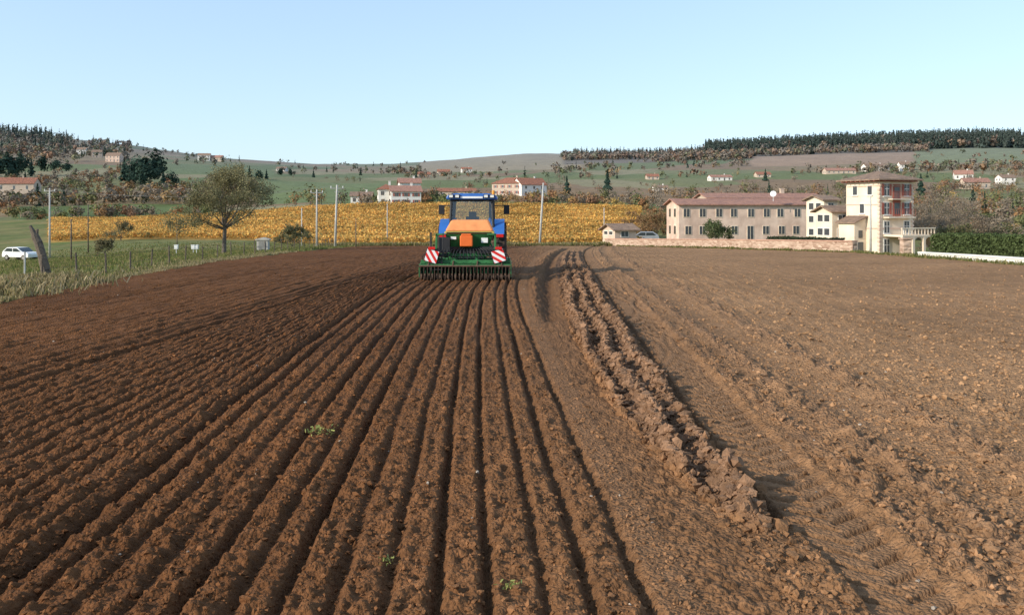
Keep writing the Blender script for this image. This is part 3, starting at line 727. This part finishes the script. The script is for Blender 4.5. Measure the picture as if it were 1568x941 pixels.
def car(name,loc,rot,m):
    e=empty(name,loc,rot)
    B=Part();B.prism([(-2.1,.35),(2.1,.35),(2.15,.75),(1.9,.92),(1.15,1.0),(.35,1.5),(-1.3,1.52),(-2.0,1.05),(-2.12,.7)],-.82,.82,'y')
    B.emit('body',m,e,bevel=.06)
    W=Part()
    for s in(-1,1):
        W.prism([(1.0,1.02),(.33,1.42),(-.3,1.43),(-.3,1.02)],s*.80,s*.83,'y');W.prism([(-.4,1.02),(-.4,1.43),(-1.25,1.43),(-1.75,1.05)],s*.80,s*.83,'y')
    W.prism([(1.13,1.03),(.40,1.49),(.43,1.50),(1.18,1.05)],-.7,.7,'y');W.emit('windows',M_glass,e)
    T=Part();K=Part()
    for x in(-1.3,1.35):
        for s in(-1,1): T.cyl((x,s*.66,.32),(x,s*.85,.32),.32,n=18);K.cyl((x,s*.84,.32),(x,s*.865,.32),.19,n=12)
    T.emit('tyres',M_tyre,e);K.emit('hubcaps',M_steel,e)
    l=Part();l.box((2.12,.6,.72),(.08,.3,.14));l.box((2.12,-.6,.72),(.08,.3,.14));l.emit('headlamps',M_lamp,e)
car('white_car',G(32,100),math.radians(-20),M_white)
car('silver_car',G(985,112,.3),math.radians(170),mat('silver_car_paint',(.35,.36,.37),rough=.3,metal=.4))
def grass(name,n,fx,h,cols):
    X,Y=fx(n);Z=zt(X,Y)-.02;n=len(X);a=rng.uniform(0,6.28,n);hh=h*rng.uniform(.4,1.2,n)*(1+1.2*fbm(X*1.5,Y*1.5,2,8));w=.012+Y*.0004
    dx=np.cos(a)*w;dy=np.sin(a)*w;lx=rng.normal(0,.35,n)*hh;ly=rng.normal(0,.35,n)*hh
    V=np.stack([np.stack([X-dx,Y-dy,Z],1),np.stack([X+dx,Y+dy,Z],1),np.stack([X+dx*.4+lx,Y+dy*.4+ly,Z+hh],1),np.stack([X-dx*.4+lx*.8,Y-dy*.4+ly*.8,Z+hh*.9],1)],1)
    c=np.array(cols)[rng.integers(0,len(cols),n)]*rng.uniform(.7,1.2,(n,1))
    emit_np(name,V.reshape(-1,3),np.arange(n*4).reshape(-1,4),M_leaf,np.repeat(c,4,0))
dry=[(.38,.29,.15),(.31,.24,.11),(.20,.19,.075),(.44,.35,.20)]
grn=[(.14,.165,.045),(.20,.18,.06),(.26,.21,.09),(.13,.155,.04)]
def f1(n):
    Y=rng.uniform(18,60,n);return XL(Y)-np.abs(rng.normal(0,.8,n))+fbm(Y/1.5,Y*0,2,1)*1.0,Y
grass('dry_field_margin_grass',20000,f1,.13,dry)
def f2(n):
    Y=rng.uniform(22,27,n);return -14.3+rng.normal(0,.8,n)-(Y-22)*.12,Y
grass('tall_dry_grass',9000,f2,.33,dry)
def f3(n):
    Y=25+rng.beta(1,1.6,n)*100;X=XL(np.minimum(Y,93))-.5-rng.random(n)**1.3*45;return X,Y
grass('meadow_grass',60000,f3,.17,grn)
def f4(n):
    X=rng.uniform(-22,12,n);return X,93+np.abs(rng.normal(0,2.2,n))
grass('roadside_grass',16000,f4,.4,dry+grn)
def f5(n):
    Y=rng.uniform(34,92,n);return XR(Y)+.2-rng.random(n)*.5,Y
grass('wall_foot_grass',6000,f5,.2,grn)
for (x,y,s) in((490,668,.12),(590,865,.05),(785,905,.05)):
    Y=H*F/(y-HY);X=(x-CX)/F*Y;n=60;C=np.stack([X+rng.normal(0,s*.55,n),Y+rng.normal(0,s*.5,n),.02+rng.random(n)*s*.7],1)
    L=Leaves();L.add(C,.03*rng.uniform(.6,1.5,n)*(.8 if s<.1 else 1.4),np.array([.30,.32,.10])*rng.uniform(.6,1.5,(n,1)),.35);L.emit('weed_tuft',M_leaf)
# ---- tractor
TXc=-1.54;TY=27.2
def wheel(part,rim,c,R,w,lugs=22):
    hw=w/2
    part.ring(c,R,w,[(-hw*.8,R*.55),(-hw,R*.7),(-hw,R*.9),(-hw*.75,R*.965),(hw*.75,R*.965),(hw,R*.9),(hw,R*.7),(hw*.8,R*.55)],36)
    for i in range(lugs*2):
        t=2*math.pi*i/(lugs*2);s=1 if i%2 else -1
        part.box((c[0]+s*hw*.45,c[1]+R*.985*math.cos(t),c[2]+R*.985*math.sin(t)),(hw*1.0,.07*R,.07*R),rot=(t,0,s*.55))
    rim.ring(c,R,w,[(-hw*.6,R*.56),(-hw*.3,R*.5),(-hw*.1,R*.15),(hw*.1,R*.15),(hw*.3,R*.5),(hw*.6,R*.56)],28)
    rim.cyl((c[0]-hw*.5,c[1],c[2]),(c[0]+hw*.5,c[1],c[2]),R*.18,n=14)
tr=empty('tractor',(TXc+.08,TY,-.03))
ra=3.9;fa=6.6
T=Part();Rm=Part()
for s in(-1,1): wheel(T,Rm,(s*.96,ra,.93),.93,.6);wheel(T,Rm,(s*.93,fa,.70),.70,.5,18)
T.emit('tyres',M_tyre,tr);Rm.emit('wheel_rims',M_white,tr)
B=Part();B.box((0,5.2,.95),(.6,3.2,.6));B.cyl((-.95,ra,.93),(.95,ra,.93),.17,n=12);B.cyl((-.9,fa,.7),(.9,fa,.7),.1,n=10);B.box((0,ra-.2,.95),(.75,.9,.75));B.emit('chassis_and_axles',M_black,tr,bevel=.02)
B=Part();B.prism([(4.9,1.15),(7.3,1.05),(7.45,1.3),(7.3,1.62),(6.2,1.85),(4.9,1.98)],-.42,.42,'x');B.emit('bonnet',M_blue,tr,bevel=.05)
Fd=Part()
for s in(-1,1):
    n=12;r=1.06;vs=[];x0,x1=s*.62,s*1.18
    for i in range(n+1):
        t=math.radians(18+ (150-18)*i/n)
        for rr in(r,r+.05):
            for x in(x0,x1): vs.append((x,ra+rr*math.cos(t),.93+rr*math.sin(t)*.98))
    fs=[]
    for i in range(n):
        b=i*4;c=b+4;fs+=[(b,b+1,c+1,c),(b+2,c+2,c+3,b+3),(b,c,c+2,b+2),(b+1,b+3,c+3,c+1)]
    fs+=[(0,2,3,1),(n*4,n*4+1,n*4+3,n*4+2)]
    Fd.add(vs,fs)
    Fd.prism([(ra-.9,1.3),(ra+.9,1.0),(ra+.7,1.75),(ra-.3,2.05),(ra-.85,1.7)],s*.6,s*.66,'x')
Fd.emit('rear_fenders',M_blue,tr)
cb=Part();y0,y1=3.15,4.95
def post(a,b,r=.045): cb.cyl(a,b,r,r,8)
for s in(-1,1):
    post((s*.80,y0,1.35),(s*.74,y0+.1,2.72),.05);post((s*.80,y1,1.35),(s*.72,y1-.15,2.72),.05);post((s*.84,4.0,1.3),(s*.77,4.0,2.72),.035)
cb.box((0,y0,1.62),(1.62,.06,.08));cb.box((0,y0+.1,2.70),(1.55,.1,.08));cb.box((0,(y0+y1)/2,1.2),(1.5,1.8,.25));cb.box((0,y1,1.5),(1.5,.06,.3))
cb.emit('cab_frame',M_black,tr)
def glassmat():
    m=bpy.data.materials.new('cab_glass');m.use_nodes=True;nt=m.node_tree;N=nt.nodes;L=nt.links
    g=N.new('ShaderNodeBsdfGlossy');g.inputs['Roughness'].default_value=.03;t=N.new('ShaderNodeBsdfTransparent');t.inputs[0].default_value=(.85,.91,.91,1)
    fr=N.new('ShaderNodeFresnel');fr.inputs[0].default_value=1.9;mx=N.new('ShaderNodeMixShader');L.new(fr.outputs[0],mx.inputs[0]);L.new(t.outputs[0],mx.inputs[1]);L.new(g.outputs[0],mx.inputs[2]);L.new(mx.outputs[0],N['Material Output'].inputs[0]);return m
M_cg=glassmat()
G_=Part()
G_.add([(-.77,y0+.01,1.66),(.77,y0+.01,1.66),(.72,y0+.1,2.66),(-.72,y0+.1,2.66)],[(0,1,2,3)])
G_.add([(-.76,y1,1.66),(.76,y1,1.66),(.70,y1-.14,2.66),(-.70,y1-.14,2.66)],[(0,1,2,3)])
for s in(-1,1): G_.add([(s*.82,y0+.05,1.4),(s*.82,y1-.05,1.4),(s*.745,y1-.17,2.66),(s*.745,y0+.14,2.66)],[(0,1,2,3)])
G_.emit('cab_glazing',M_cg,tr)
S=Part();S.box((0,3.75,1.75),(.5,.12,.7));S.box((0,4.0,1.48),(.52,.5,.14));S.box((0,3.75,2.18),(.28,.1,.2));S.box((.45,4.1,1.65),(.14,.5,.2));S.cyl((0,4.65,1.75),(0,4.58,1.8),.2,n=16);S.cyl((0,4.8,1.4),(0,4.6,1.78),.04,n=8);S.emit('seat_and_steering_wheel',M_black,tr,bevel=.03)
Rf=Part();Rf.prism([(-.90,2.72),(.90,2.72),(.93,2.79),(.86,2.89),(.6,2.94),(-.6,2.94),(-.86,2.89),(-.93,2.79)],y0-.12,y1+.1,'y');Rf.emit('cab_roof',M_blue,tr,bevel=.04)
R2=Part();R2.box((0,y0-.13,2.80),(.8,.03,.07));R2.emit('roof_panel_strip',M_white,tr)
Lp=Part();Lh=Part()
for x in(-.74,-.52,.52,.74): Lh.box((x,y0-.16,2.84),(.17,.08,.13));Lp.box((x,y0-.205,2.84),(.13,.02,.09))
Lh.emit('work_lamp_housings',M_black,tr);Lp.emit('work_lamps',M_lamp,tr)
A=Part();A.cyl((.78,y0+.2,2.9),(.78,y0+.2,3.06),.06,.05,12);A.emit('beacon',M_amber,tr)
Mr=Part()
for s in(-1,1):
    Mr.path([(s*.76,y1-.1,2.5),(s*1.22,y1+.05,2.52),(s*1.24,y1+.05,2.3)],.02);Mr.box((s*1.25,y1+.05,2.36),(.22,.07,.36))
Mr.emit('mirrors',M_black,tr,bevel=.02)
Ex=Part();Ex.cyl((.62,5.15,1.6),(.62,5.15,2.85),.055,n=10);Ex.emit('exhaust_pipe',M_black,tr)
Tl=Part()
for s in(-1,1): Tl.box((s*1.02,ra-.98,1.42),(.26,.05,.11))
Tl.emit('tail_lamps',M_red,tr)
Lk=Part()
for s in(-1,1):
    Lk.cyl((s*.42,ra-.5,.7),(s*.45,2.5,.55),.04,n=8);Lk.cyl((s*.35,ra-.4,1.3),(s*.44,2.9,.7),.03,n=8)
Lk.cyl((0,ra-.5,1.2),(0,2.3,1.15),.035,n=8);Lk.emit('three_point_linkage',M_black,tr)
# ---- seed drill
sd=empty('seed_drill',(TXc,TY,0))
def frust(P,x0,x1,y0,y1,z0,X0,X1,Y0,Y1,z1):
    P.add([(x0,y0,z0),(x1,y0,z0),(x1,y1,z0),(x0,y1,z0),(X0,Y0,z1),(X1,Y0,z1),(X1,Y1,z1),(X0,Y1,z1)],[(0,3,2,1),(4,5,6,7),(0,1,5,4),(1,2,6,5),(2,3,7,6),(3,0,4,7)])
Hp=Part();frust(Hp,-.55,.75,1.0,1.5,1.02,-.70,.92,.72,1.75,1.52);Hp.emit('hopper_body',M_green,sd,bevel=.03)
H2=Part();frust(H2,-.72,.94,.70,1.77,1.525,-.71,.93,.71,1.76,1.60);H2.emit('hopper_rim',mat('hopper_rim_paint',(.50,.36,.08),rough=.5),sd,bevel=.01)
H3=Part();frust(H3,-.70,.92,.72,1.75,1.602,-.50,.74,.95,1.55,1.98);H3.emit('hopper_cover',M_tarp,sd,bevel=.06)
H4=Part();H4.box((.1,.69,1.56),(1.5,.02,.03));H4.emit('cover_strap',M_black,sd)
O=Part();O.box((.02,.70,1.28),(.42,.28,.36));O.box((.02,.68,1.49),(.34,.22,.06));O.emit('metering_box',M_orange,sd,bevel=.03)
Wd=Part();Wd.box((.62,.80,1.30),(.22,.05,.16));Wd.box((-.42,.80,1.38),(.18,.05,.1));Wd.emit('decal_plates',M_white,sd)
Dk=Part()
Dk.box((0,1.2,.98),(1.7,.5,.1));Dk.box((-.72,.8,1.15),(.38,.4,.5));Dk.box((-.95,.62,.82),(.5,.45,.04))
for i in range(6): Dk.box((-1.14+i*.09,.62,.85),(.02,.45,.03))
Dk.path([(-1.16,.42,.84),(-1.16,.42,1.55),(-1.16,.82,1.55),(-1.16,.82,.84)],.018);Dk.path([(-.74,.42,.84),(-.74,.42,1.55)],.018)
for z in(.35,.58): Dk.box((-.95,.42,z),(.4,.14,.03))
Dk.path([(-1.12,.4,.84),(-1.12,.4,.3)],.02);Dk.path([(-.78,.4,.84),(-.78,.4,.3)],.02)
Dk.box((.72,.9,.98),(.5,.3,.22));Dk.cyl((.35,1.7,1.35),(.35,1.95,1.35),.25,n=16);Dk.emit('platform_and_machinery',M_black,sd)
Fm=Part()
Fm.box((0,.55,.60),(2.96,.12,.12));Fm.box((0,1.65,.52),(2.96,.55,.28));Fm.box((0,.95,.80),(2.4,.1,.1))
for x in(-1.0,-.35,.35,1.0): Fm.box((x,1.05,.68),(.09,1.1,.1));Fm.cyl((x,.95,.8),(x*.8,1.2,1.2),.035,n=6)
for s in(-1,1):
    Fm.prism([(.25,.1),(2.0,.1),(2.0,.55),(1.0,.62),(.25,.45)],s*1.49,s*1.52,'x');Fm.box((s*.62,1.65,.9),(.1,.1,.9))
    Fm.box((s*.98,.7,1.15),(.07,.07,.75));Fm.box((s*.86,.7,1.5),(.3,.07,.06))
Fm.box((0,1.9,1.15),(1.3,.1,.12));Fm.emit('frame',M_green,sd,bevel=.01)
Ro=Part();Ro.cyl((-1.46,.98,.27),(1.46,.98,.27),.16,n=18)
for i in range(24):
    x=-1.44+i*.125;Ro.cyl((x-.02,.98,.27),(x+.02,.98,.27),.26,n=20)
Ro.emit('packer_roller',M_tyre,sd)
Co=Part();Ca=Part();Hs=Part();Ti=Part()
for i in range(24):
    x=-1.44+i*.125;yy=.42 if i%2 else .58
    Co.cyl((x-.008,yy,.15),(x+.008,yy,.15),.165,n=20)
    Ca.box((x,yy+.05,.38),(.035,.06,.40),rot=(.25,0,0))
    Co.cyl((x-.025,yy-.24,.12),(x+.025,yy-.24,.12),.11,n=14)
    Ca.box((x,yy-.10,.28),(.025,.3,.03),rot=(.5,0,0))
    Hs.path([(x,.55,.6),(x+random.uniform(-.03,.03),.45,.78),(x*.85,.6,.98),(x*.5+.05,.8,1.08)],.013,5)
for i in range(26):
    x=-1.45+i*.116;Ti.path([(x,.12,.47),(x,.02,.36),(x+.01,.0,.18),(x+.0,-.10,.01)],.009,4)
Ti.cyl((-1.5,.12,.48),(1.5,.12,.48),.03,n=8)
for x in(-1.2,-.4,.4,1.2): Ti.path([(x,.12,.48),(x,.5,.62)],.025,6)
Co.emit('coulter_discs',M_rust,sd);Ca.emit('coulter_arms',M_dgreen,sd);Hs.emit('seed_hoses',M_black,sd);Ti.emit('harrow_tines',M_rust,sd)
Bb=Part();Bb.box((0,.30,.50),(3.04,.07,.07));Bb.emit('coulter_bar',M_green,sd)
for s in(-1,1):
    b=Part();b.box((0,0,0),(.40,.02,.40));ob=b.emit('warning_board',M_stripe,sd,loc=(s*1.10,.28,.80));ob.rotation_euler=(0,s*math.radians(-16),0)
    b=Part();b.box((s*1.10,.30,.80),(.44,.015,.44),rot=(0,s*math.radians(-16),0));b.box((s*1.12,.4,.62),(.05,.2,.5));b.emit('board_backing',M_black,sd)
    b=Part();b.box((s*1.10,.27,1.06),(.22,.06,.08));b.emit('rear_lamp',M_red,sd)
# ---- light
el=math.radians(25);az=Vector((-.87,-.48,0)).normalized()
sdir=Vector((az.x*math.cos(el),az.y*math.cos(el),math.sin(el)))
sl=bpy.data.lights.new('sun','SUN');sl.energy=4.9;sl.angle=math.radians(.55);sl.color=(1,.91,.77)
so=link(bpy.data.objects.new('sun',sl));so.rotation_euler=(-sdir).to_track_quat('-Z','Y').to_euler();so.location=(0,0,50)
wd=bpy.data.worlds.new('World');scene.world=wd;wd.use_nodes=True;nt=wd.node_tree
sk=nt.nodes.new('ShaderNodeTexSky');sk.sky_type='NISHITA';sk.sun_disc=False;sk.sun_elevation=el;sk.sun_rotation=math.atan2(az.x,az.y)
sk.air_density=1.0;sk.dust_density=1.2;sk.ozone_density=1.5;sk.altitude=300
gm=nt.nodes.new('ShaderNodeGamma');gm.inputs[1].default_value=.48;nt.links.new(sk.outputs[0],gm.inputs[0])
vm=nt.nodes.new('ShaderNodeVectorMath');vm.operation='MULTIPLY';vm.inputs[1].default_value=(2.6,3.05,3.5);nt.links.new(gm.outputs[0],vm.inputs[0])
nt.links.new(vm.outputs[0],nt.nodes['Background'].inputs[0]);nt.nodes['Background'].inputs[1].default_value=.15
cam=bpy.data.cameras.new('camera');co=link(bpy.data.objects.new('camera',cam));co.location=(0,0,H);co.rotation_euler=(math.radians(90),0,0)
cam.sensor_width=36;cam.lens=36*F/1568;cam.shift_y=-(470.5-HY)/1568;cam.clip_end=9000;cam.clip_start=.1
scene.camera=co
scene.view_settings.view_transform='Standard';scene.view_settings.look='None';scene.view_settings.exposure=0
